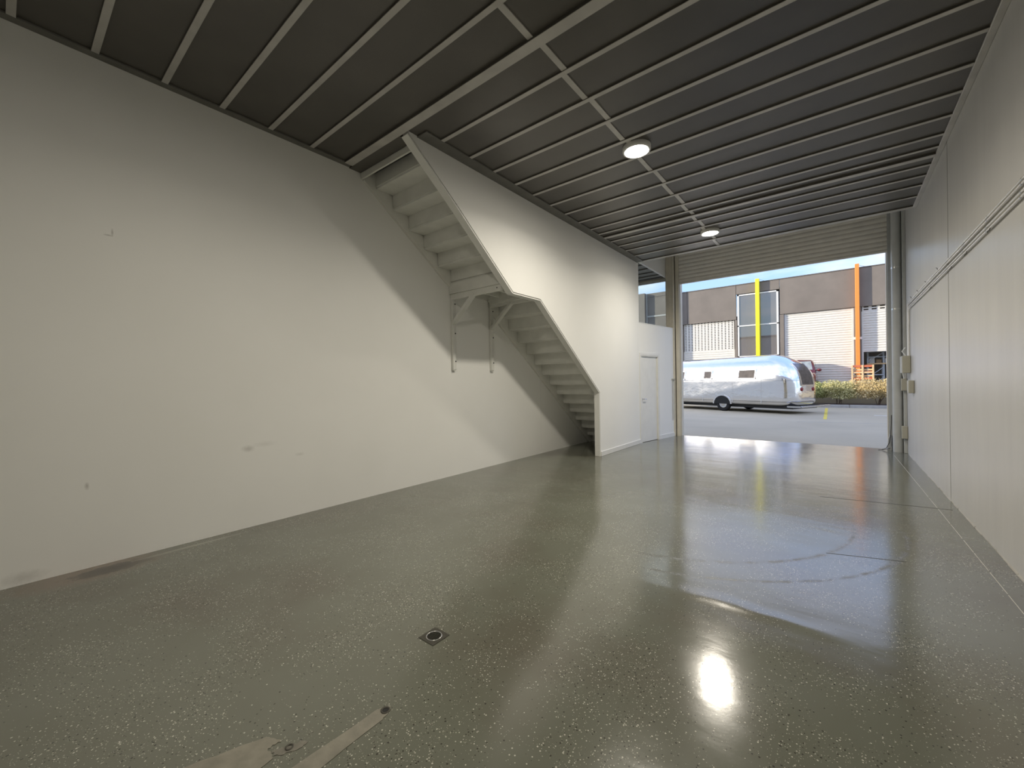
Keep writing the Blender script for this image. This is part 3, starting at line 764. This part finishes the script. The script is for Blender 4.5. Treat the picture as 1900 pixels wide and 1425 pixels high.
def wheel(x, y, parent, R_, wd, out, zc, TT):
    s = -1 if out < 0 else 1
    ty = MB().lathe([(R_ * .62, -wd / 2), (R_ * .9, -wd / 2), (R_, -wd * .3), (R_, wd * .3), (R_ * .9, wd / 2), (R_ * .62, wd / 2)], (x, y, zc), 'Y', 28).xf(TT)
    t_ = obj('wheel', ty, M_TYRE, parent)
    hb = MB().lathe([(R_ * .63, s * wd * .30), (R_ * .55, s * wd * .42), (R_ * .45, s * wd * .30), (R_ * .2, s * wd * .45), (0, s * wd * .47)], (x, y, zc), 'Y', 24).xf(TT)
    obj('hub_cap', hb, M_CHROME, t_)
wheel(-3.30, -1.0, cv, .36, .22, -1, GZ + .36, T); wheel(-3.30, 1.0, cv, .36, .22, 1, GZ + .36, T)
ar = MB()
for k in range(14):
    a0, a1 = pi * k / 14, pi * (k + 1) / 14
    ar.prism([(-3.30 + .44 * cos(a), -1.165, GZ + .36 + .40 * sin(a)) for a in (a0, a1)] + [(-3.30 + .50 * cos(a), -1.165, GZ + .36 + .46 * sin(a)) for a in (a1, a0)], (0, .06, 0))
obj('wheel_arch', ar.xf(T), M_ALU, cv)
well = MB(); well.prism([(-3.30 + .44 * cos(pi * k / 12), -1.158, GZ + .36 + .40 * sin(pi * k / 12)) for k in range(13)], (0, .02, 0))
obj('wheel_well', well.xf(T), M_DARK, cv)
obj('drawbar', MB().bar((-7.5, .5, .22), (-8.9, 0, .22), .1, .1).bar((-7.5, -.5, .22), (-8.9, 0, .22), .1, .1).xf(T), M_STEEL, cv)
obj('jockey_wheel', MB().tube([(-8.7, 0, GZ + .0), (-8.7, 0, .45)], .05, 10).xf(T), M_STEEL, cv)

# ------------------------------------------------------------------ hedge shrubs
def shrub(x, y, rx, ry, h, nleaf, m, label, seed, z0=.02):
    rnd = random.Random(seed)
    t = thing('shrub', label, 'shrub', (x, y, z0), 'shrubs in the bed across the yard')
    mb = MB()
    lumps = [(rnd.uniform(-.65, .65) * rx, rnd.uniform(-.5, .5) * ry, rnd.uniform(.36, .74) * h, rnd.uniform(.42, .62)) for _ in range(11)] + [(0, 0, .55 * h, .8)]
    for _ in range(nleaf):
        lx, ly, lz, lr = rnd.choice(lumps)
        d = Vector((rnd.gauss(0, 1), rnd.gauss(0, 1), rnd.gauss(0, 1))).normalized() * (rnd.random() ** .35)
        c = Vector((x + lx + d.x * rx * lr, y + ly + d.y * ry * lr, z0 + max(.22 * h + rnd.random() * .12, lz + d.z * h * .5 * lr)))
        if c.z > z0 + h * 1.04: c.z = z0 + h * rnd.uniform(.85, 1.02)
        L = rnd.uniform(.06, .12); wd = L * .36
        ax = Vector((rnd.gauss(0, 1), rnd.gauss(0, 1), rnd.gauss(.3, .8))).normalized()
        sd_ = ax.cross(Vector((rnd.gauss(0, 1), rnd.gauss(0, 1), rnd.gauss(0, 1)))).normalized(); nn = ax.cross(sd_)
        tip, root = c + ax * L / 2, c - ax * L / 2
        mb.add([root, c + sd_ * wd / 2 + nn * .008, tip, c - sd_ * wd / 2 + nn * .008], [(0, 1, 2), (0, 2, 3)])
    fo = obj('foliage', mb, m, t); fo['kind'] = 'stuff'
    sm = MB()
    for _ in range(7):
        a = rnd.uniform(0, 2 * pi); r0 = rnd.uniform(0, .15); r1 = rnd.uniform(.2, .6)
        sm.tube([(x + r0 * cos(a), y + r0 * sin(a), z0 - .02), (x + r1 * rx * cos(a) * .5, y + r1 * ry * sin(a) * .5, z0 + h * .35), (x + r1 * rx * cos(a), y + r1 * ry * sin(a), z0 + h * .7)], .014, 5)
    s_o = obj('stem', sm, M_WOOD, t); s_o['kind'] = 'stuff'
G1 = leaf_mat('leaf_green', (.34, .38, .11), (.78, .78, .38)); G2 = leaf_mat('leaf_olive', (.38, .36, .13), (.82, .76, .40)); G3 = leaf_mat('leaf_golden', (.48, .36, .14), (.90, .74, .40))
shrub(-3.2, 28.55, 1.0, .75, 1.35, 8000, G1, 'green leafy shrub hidden mostly behind the caravan', 1)
shrub(-1.35, 28.5, .95, .75, 1.38, 8000, G1, 'green leafy shrub beside the rear end of the caravan', 2)
shrub(.0, 28.5, .95, .75, 1.36, 8000, G2, 'olive leafy shrub before the orange post', 3)
shrub(1.55, 28.45, 1.1, .85, 1.46, 10000, G3, 'golden leafy shrub beside the downpipe edge', 4)
shrub(3.3, 28.5, 1.0, .8, 1.45, 5000, G3, 'golden leafy shrub hidden right of the entrance', 5)

# ------------------------------------------------------------------ warehouse opposite
FY, FZ = 33.0, 8.17
wh = thing('warehouse', 'grey brown warehouse with cream shutters across the yard', 'building', (0, FY, .55))
def panel(x0, x1, z0, z1, m=M_FACADE, y=FY): return obj('wall_panel', box((x0, y, z0), (x1, y + .2, z1), .01), m, wh)
# upper panels: joints at the posts
edges = [-12.2, -9.05, -4.33, .95, 6.2, 11.5]
panel(-12.2, -9.06, 5.72, FZ); panel(-9.04, -5.72, 5.72, FZ); panel(-5.70, -4.34, 7.52, FZ); panel(-4.32, -3.10, 7.52, FZ); panel(-3.08, .94, 5.80, FZ); panel(.96, 6.19, 5.80, FZ); panel(6.21, 14, 5.80, FZ)
panel(-12.2, -9.36, .55, 5.70); panel(-5.82, -5.66, .55, 5.70); panel(-3.12, -2.86, .55, 5.78); panel(.74, 1.10, .55, 5.78); panel(4.9, 6.2, .55, 5.78); panel(6.22, 14, .55, 5.78); panel(-5.66, -3.12, .55, 3.0)
obj('parapet_cap', box((-12.25, FY - .03, FZ), (14, FY + .25, FZ + .05)), M_FACADE2, wh)
obj('reveal', MB().box((-9.37, FY + .19, .55), (-9.36, FY + .34, 5.72)).box((-5.83, FY + .19, .55), (-5.82, FY + .34, 5.72)).box((-9.36, FY + .19, 5.71), (-5.82, FY + .34, 5.73)), M_FACADE2, wh)
obj('reveal', MB().box((-2.87, FY + .19, .55), (-2.86, FY + .34, 5.80)).box((.74, FY + .19, .55), (.75, FY + .34, 5.80)).box((-2.86, FY + .19, 5.79), (.75, FY + .34, 5.81)), M_FACADE2, wh)
obj('reveal', MB().box((1.09, FY + .19, .55), (1.10, FY + .34, 5.80)).box((4.9, FY + .19, .55), (4.91, FY + .34, 5.80)).box((1.1, FY + .19, 5.79), (4.9, FY + .34, 5.81)), M_FACADE2, wh)
def slat_profile(x0, x1, z0, z1, y, pitch, depth):
    mb = MB(); n = max(1, int(round((z1 - z0) / pitch))); p = (z1 - z0) / n; prof = []
    for i in range(n):
        za = z0 + i * p
        prof += [(y, za), (y - depth, za + p * .22), (y - depth, za + p * .72), (y, za + p * .92)]
    prof.append((y, z1))
    vs = [(x, a, b_) for x in (x0, x1) for a, b_ in prof]; k = len(prof)
    mb.add(vs, [[i, k + i, k + i + 1, i + 1] for i in range(k - 1)])
    return mb
SY = FY + .15
def shutter(x0, x1, z0, z1, label, pitch=.155):
    s = obj('shutter', slat_profile(x0, x1, z0, z1, SY, pitch, .03), M_SHUT, wh, label)
    obj('bottom_bar', box((x0, SY - .04, z0 - .06), (x1, SY + .03, z0 + .02)), M_SHUT, s)
    obj('guide_rail', box((x0 - .03, SY - .05, .55), (x0 + .05, SY + .03, z1)), M_SHUT, s); obj('guide_rail', box((x1 - .05, SY - .05, .55), (x1 + .03, SY + .03, z1)), M_SHUT, s)
    return s
shutter(-2.80, .70, .60, 5.80, 'fully closed cream shutter of plain slats')
s3 = shutter(1.14, 4.86, 3.08, 5.50, 'half raised cream shutter')
# row of slots at its top
def slotted(x0, x1, z0, z1, y, nrow, ncol, frac_x=.45, frac_z=.42, slit=True):
    mb = MB(); ph = (z1 - z0) / nrow; pw = (x1 - x0) / ncol
    for r in range(nrow):
        za = z0 + r * ph
        mb.box((x0, y - .015, za), (x1, y, za + ph * (1 - frac_z)))
        off = 0 if r % 2 == 0 or not slit else pw * .5
        for c_ in range(ncol + 1):
            a = x0 + (c_ - .5) * pw + pw * frac_x * .5 + off * 0; b_ = a + pw * (1 - frac_x)
            a, b_ = max(a, x0), min(b_, x1)
            if b_ > a: mb.box((a, y - .013, za + ph * (1 - frac_z)), (b_, y - .002, za + ph))
    return mb
obj('slotted_slats', slotted(1.14, 4.86, 5.50, 5.80, SY, 2, 10, .6, .5), M_SHUT, s3)
s1 = shutter(-9.32, -5.88, .60, 3.62, 'cream shutter with rows of small slots')
obj('slotted_slats', slotted(-9.32, -5.88, 3.62, 5.72, SY, 17, 15, .40, .45), M_SHUT, s1)
# dim interior behind the open and slotted shutters
def room(x0, x1, z0, z1, y0, y1):
    return MB().box((x0 - .05, y1, z0), (x1 + .05, y1 + .1, z1)).box((x0 - .1, y0, z0), (x0, y1, z1)).box((x1, y0, z0), (x1 + .1, y1, z1)).box((x0 - .1, y0, z1), (x1 + .1, y1, z1 + .1))
obj('interior', room(1.0, 5.0, .5, 5.9, FY + .36, FY + 7), M_ROOM, wh)
obj('interior', room(-9.4, -5.8, .5, 5.9, FY + .36, FY + 3), M_ROOM, wh)
obj('interior', room(-5.6, -3.15, .5, 7.6, FY + .30, FY + 3), M_ROOM, wh)
# tall window behind the yellow post
wx0, wx1, wz0, wz1 = -5.62, -3.16, 3.0, 7.46
wf_ = MB(); yw = FY + .02
for a in ((wx0, wx0 + .09, wz0, wz1), (wx1 - .11, wx1, wz0, wz1), (wx0, wx1, wz0, wz0 + .10), (wx0, wx1, wz1 - .08, wz1), (wx0, wx1, 5.20, 5.27), (-4.43, -4.35, wz0, wz1)):
    wf_.box((a[0], yw - .06, a[2]), (a[1], yw + .06, a[3]))
wfo = obj('window_frame', wf_, M_WHITE, wh, 'tall white window frame')
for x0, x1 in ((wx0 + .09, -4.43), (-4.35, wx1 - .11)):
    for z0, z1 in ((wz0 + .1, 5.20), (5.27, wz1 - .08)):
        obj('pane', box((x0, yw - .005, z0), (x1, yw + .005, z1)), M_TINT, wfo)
# end wing seen through the window over the low room
obj('wing_wall', box((-16, 32.6, .55), (-12.2, FY + .2, FZ + .33)), M_FACADE, wh)
obj('wing_wall', box((-12.2, FY - .02, .55), (-10.4, FY + .2, FZ + .33)), M_FACADE, wh)
obj('corner_flashing', box((-12.22, FY - .06, .55), (-12.12, FY - .0, FZ + .33)), M_KERB, wh)
obj('sill_band', box((-12.19, FY - .05, 6.58), (-10.4, FY, 6.70)), M_KERB, wh)
def post(x, wd, y0, ztop, m, label, name):
    t = thing(name, label, 'post', (x, y0, .55), 'coloured steel blade posts on the warehouse front')
    obj('blade', box((x - wd / 2, y0, .55), (x + wd / 2, FY - .034, ztop), .01), m, t)
    obj('foot_plate', box((x - wd / 2 - .06, y0 - .05, .551), (x + wd / 2 + .06, FY - .034, .575)), M_STEEL, t)
    obj('stay', MB().tube([(x + wd / 2 - .02, y0 + .3, ztop - .03), (x + wd / 2 + .32, FY + .1, FZ + .05)], .012, 6), M_STEEL, t)
    return t
post(-4.355, .232, 32.66, 8.37, M_YELLOW, 'yellow steel post rising above the warehouse before the tall window', 'yellow_post')
pt = post(.912, .198, 32.66, 8.38, M_ORANGE, 'orange steel post rising above the warehouse between two shutters', 'orange_post')
obj('collar', box((.70, 32.97, 3.80), (1.13, 32.99, 3.95), .005), M_WHITE, pt, 'white cross band')
post(-9.65, .22, 32.66, 8.37, M_BLUE, 'blue grey steel post at the warehouse end by the column', 'blue_post')
# pallet rack inside the open shutter
rk = thing('pallet_rack', 'blue grey steel rack with goods inside the half open shutter', 'rack', (1.8, 34.4, .55))
obj('rear_wall_floor', box((1.05, 33.7, .54), (4.95, 40, .552)), M_ROOM, wh)
for x in (1.42, 2.16):
    for y in (34.1, 35.0): obj('upright', box((x - .04, y - .04, .55), (x + .04, y + .04, 4.2)), M_RACK, rk)
dz = .62
for x in (1.42, 2.16):
    bmx = MB()
    obj('end_brace', MB().bar((x, 34.1, .8), (x, 35.0, 1.5), .03, .03).bar((x, 35.0, 1.5), (x, 34.1, 2.2), .03, .03).bar((x, 34.1, 2.2), (x, 35.0, 2.9), .03, .03), M_RACK, rk)
for z0, z1 in ((.85, 1.45), (1.45, 2.1), (2.45, 3.0)):
    obj('diagonal', MB().bar((1.42, 34.06, z0), (2.16, 34.06, z1), .04, .04), M_RACK, rk)
for zb in (1.62, 2.72, 3.05): obj('cross_bar', box((1.42, 34.02, zb - .03), (2.5 if zb > 2 else 2.16, 34.08, zb + .03)), M_RACK, rk)
obj('shelf_beam', box((1.38, 34.02, 2.26), (2.56, 34.10, 2.34)), M_PINE, rk)
obj('shelf_deck', box((1.38, 34.10, 2.30), (2.56, 35.0, 2.34)), M_PINE, rk)
for i, (x, h, m_) in enumerate(((1.62, .34, M_WHITE), (1.95, .22, M_CLOTH), (2.36, .30, M_WHITE))):
    tag(obj('carton', MB().box((x - .13, 34.3, 2.34), (x + .13, 34.7, 2.34 + h), .01).box((x - .03, 34.295, 2.34), (x + .03, 34.705, 2.345 + h)), m_),
        ('white carton on the rack shelf nearest the orange post', 'low brown carton in the middle of the rack shelf', 'white carton at the right end of the rack shelf')[i], 'box', 'cartons on the rack shelf')
# pallet stood on edge behind the hedge
pl = thing('pallet', 'orange red timber pallet stood on edge before the orange post', 'pallet', (1.02, 30.45, .55))
px0, px1, pz0, pz1, py_ = .55, 1.53, .55, 2.16, 30.4
for x in (px0, (px0 + px1) / 2 - .04, px1 - .08): obj('bearer', box((x, py_, pz0), (x + .08, py_ + .10, pz1), .005), M_PINE, pl)
for i in range(5):
    za = pz1 - .13 - i * .345
    obj('board', box((px0, py_ + .10, za), (px1, py_ + .122, za + .13), .003), M_PALLET, pl)
    obj('board', box((px0 + .08, py_ + .02, za + .01), (px1 - .08, py_ + .042, za + .10), .003), M_PALLET if i % 2 == 0 else M_PINE, pl)
for i in range(5):
    za = pz1 - .31 - i * .345
    obj('board', box((px0, py_ + .10, za), (px1, py_ + .122, za + .09), .003), M_PINE, pl)

# ------------------------------------------------------------------ maroon four wheel drive
CT = Matrix.Translation((-1.99, 30.0, .55)) @ Matrix.Diagonal((1, 1, 1.09, 1))       # front centre on the ground, car runs to +y
car = thing('car', 'dark maroon four wheel drive facing the yard behind the caravan', 'car', (-1.99, 32.0, .55))
def loft(secs, cap=True):
    """secs: list of (y, [(x,z) half profile from bottom centre to top centre])"""
    mb = MB(); full = []
    for y, pr in secs:
        ring = [(x, y, z) for x, z in pr] + [(-x, y, z) for x, z in pr[::-1]]
        full.append(ring)
    n = len(full[0]); vs = [p for r in full for p in r]; fs = []
    for i in range(len(full) - 1):
        for k in range(n): fs.append([i * n + k, (i + 1) * n + k, (i + 1) * n + (k + 1) % n, i * n + (k + 1) % n])
    if cap: fs += [list(range(n)), list(range((len(full) - 1) * n, len(full) * n))[::-1]]
    return mb.add(vs, fs, True)
def lower(y, wq, zt, zb=.32): return (y, [(0.02, zb), (wq * .9, zb), (wq, zb + .15), (wq, .75), (wq * .985, zt - .10), (wq * .93, zt - .02), (.02, zt + .02)])
bl = loft([lower(.0, .80, .92), lower(.06, .86, 1.02), lower(.25, .91, 1.10), lower(.9, .93, 1.16), lower(1.25, .93, 1.20), lower(2.2, .93, 1.20), lower(2.55, .93, 1.19)]).xf(CT)
obj('body', bl, M_MAROON, car)
def cabin(y, wb, wt, zb, zt): return (y, [(.02, zb), (wb, zb), (wt + (wb - wt) * .3, zb + (zt - zb) * .6), (wt, zt - .09), (wt - .10, zt - .01), (.02, zt + .02)])
cb_ = loft([cabin(1.20, .90, .87, 1.14, 1.17 + .06), cabin(1.62, .90, .74, 1.14, 1.80), cabin(1.85, .90, .72, 1.14, 1.90), cabin(2.55, .90, .72, 1.14, 1.92)]).xf(CT)
obj('cabin', cb_, M_MAROON, car)
gl = MB().prism([(-.72, 1.27, 1.30), (.72, 1.27, 1.30), (.62, 1.62, 1.78), (-.62, 1.62, 1.78)], (0, -.035, .025)).xf(CT)
M_CARGLASS = mat('car_glass', (.25, .28, .28), .06, var=.3, scale=3., bmp=0)
obj('windscreen', gl, M_CARGLASS, car)
for s in (-1, 1):
    mm = MB().lathe([(0, -.12), (.05, -.11), (.085, -.05), (.09, .02), (.07, .09), (0, .11)], (0, 0, 0), 'X', 14).xf(CT @ Matrix.Translation((s * 1.05, 1.42, 1.30)))
    mm.bar(CT @ Vector((s * .86, 1.45, 1.26)), CT @ Vector((s * 1.0, 1.42, 1.29)), .05, .05)
    obj('mirror', mm, M_MAROON, car)
    obj('headlight', box((s * .52, -.01, .78), (s * .82, .10, .94), .02).xf(CT), M_CHROME, car)
    wheel(s * .80, .85, car, .37, .24, s, .37, CT)
    obj('side_window', MB().prism([(s * .90, 1.72, 1.28), (s * .90, 2.5, 1.28), (s * .80, 2.5, 1.74), (s * .80, 1.9, 1.74)], (s * .01, 0, 0)).xf(CT), M_CARGLASS, car)
obj('grille', box((-.45, -.015, .70), (.45, .05, .93), .01).xf(CT), M_DARK, car)
obj('bumper', box((-.88, -.08, .38), (.88, .12, .60), .04).xf(CT), M_DARK, car)
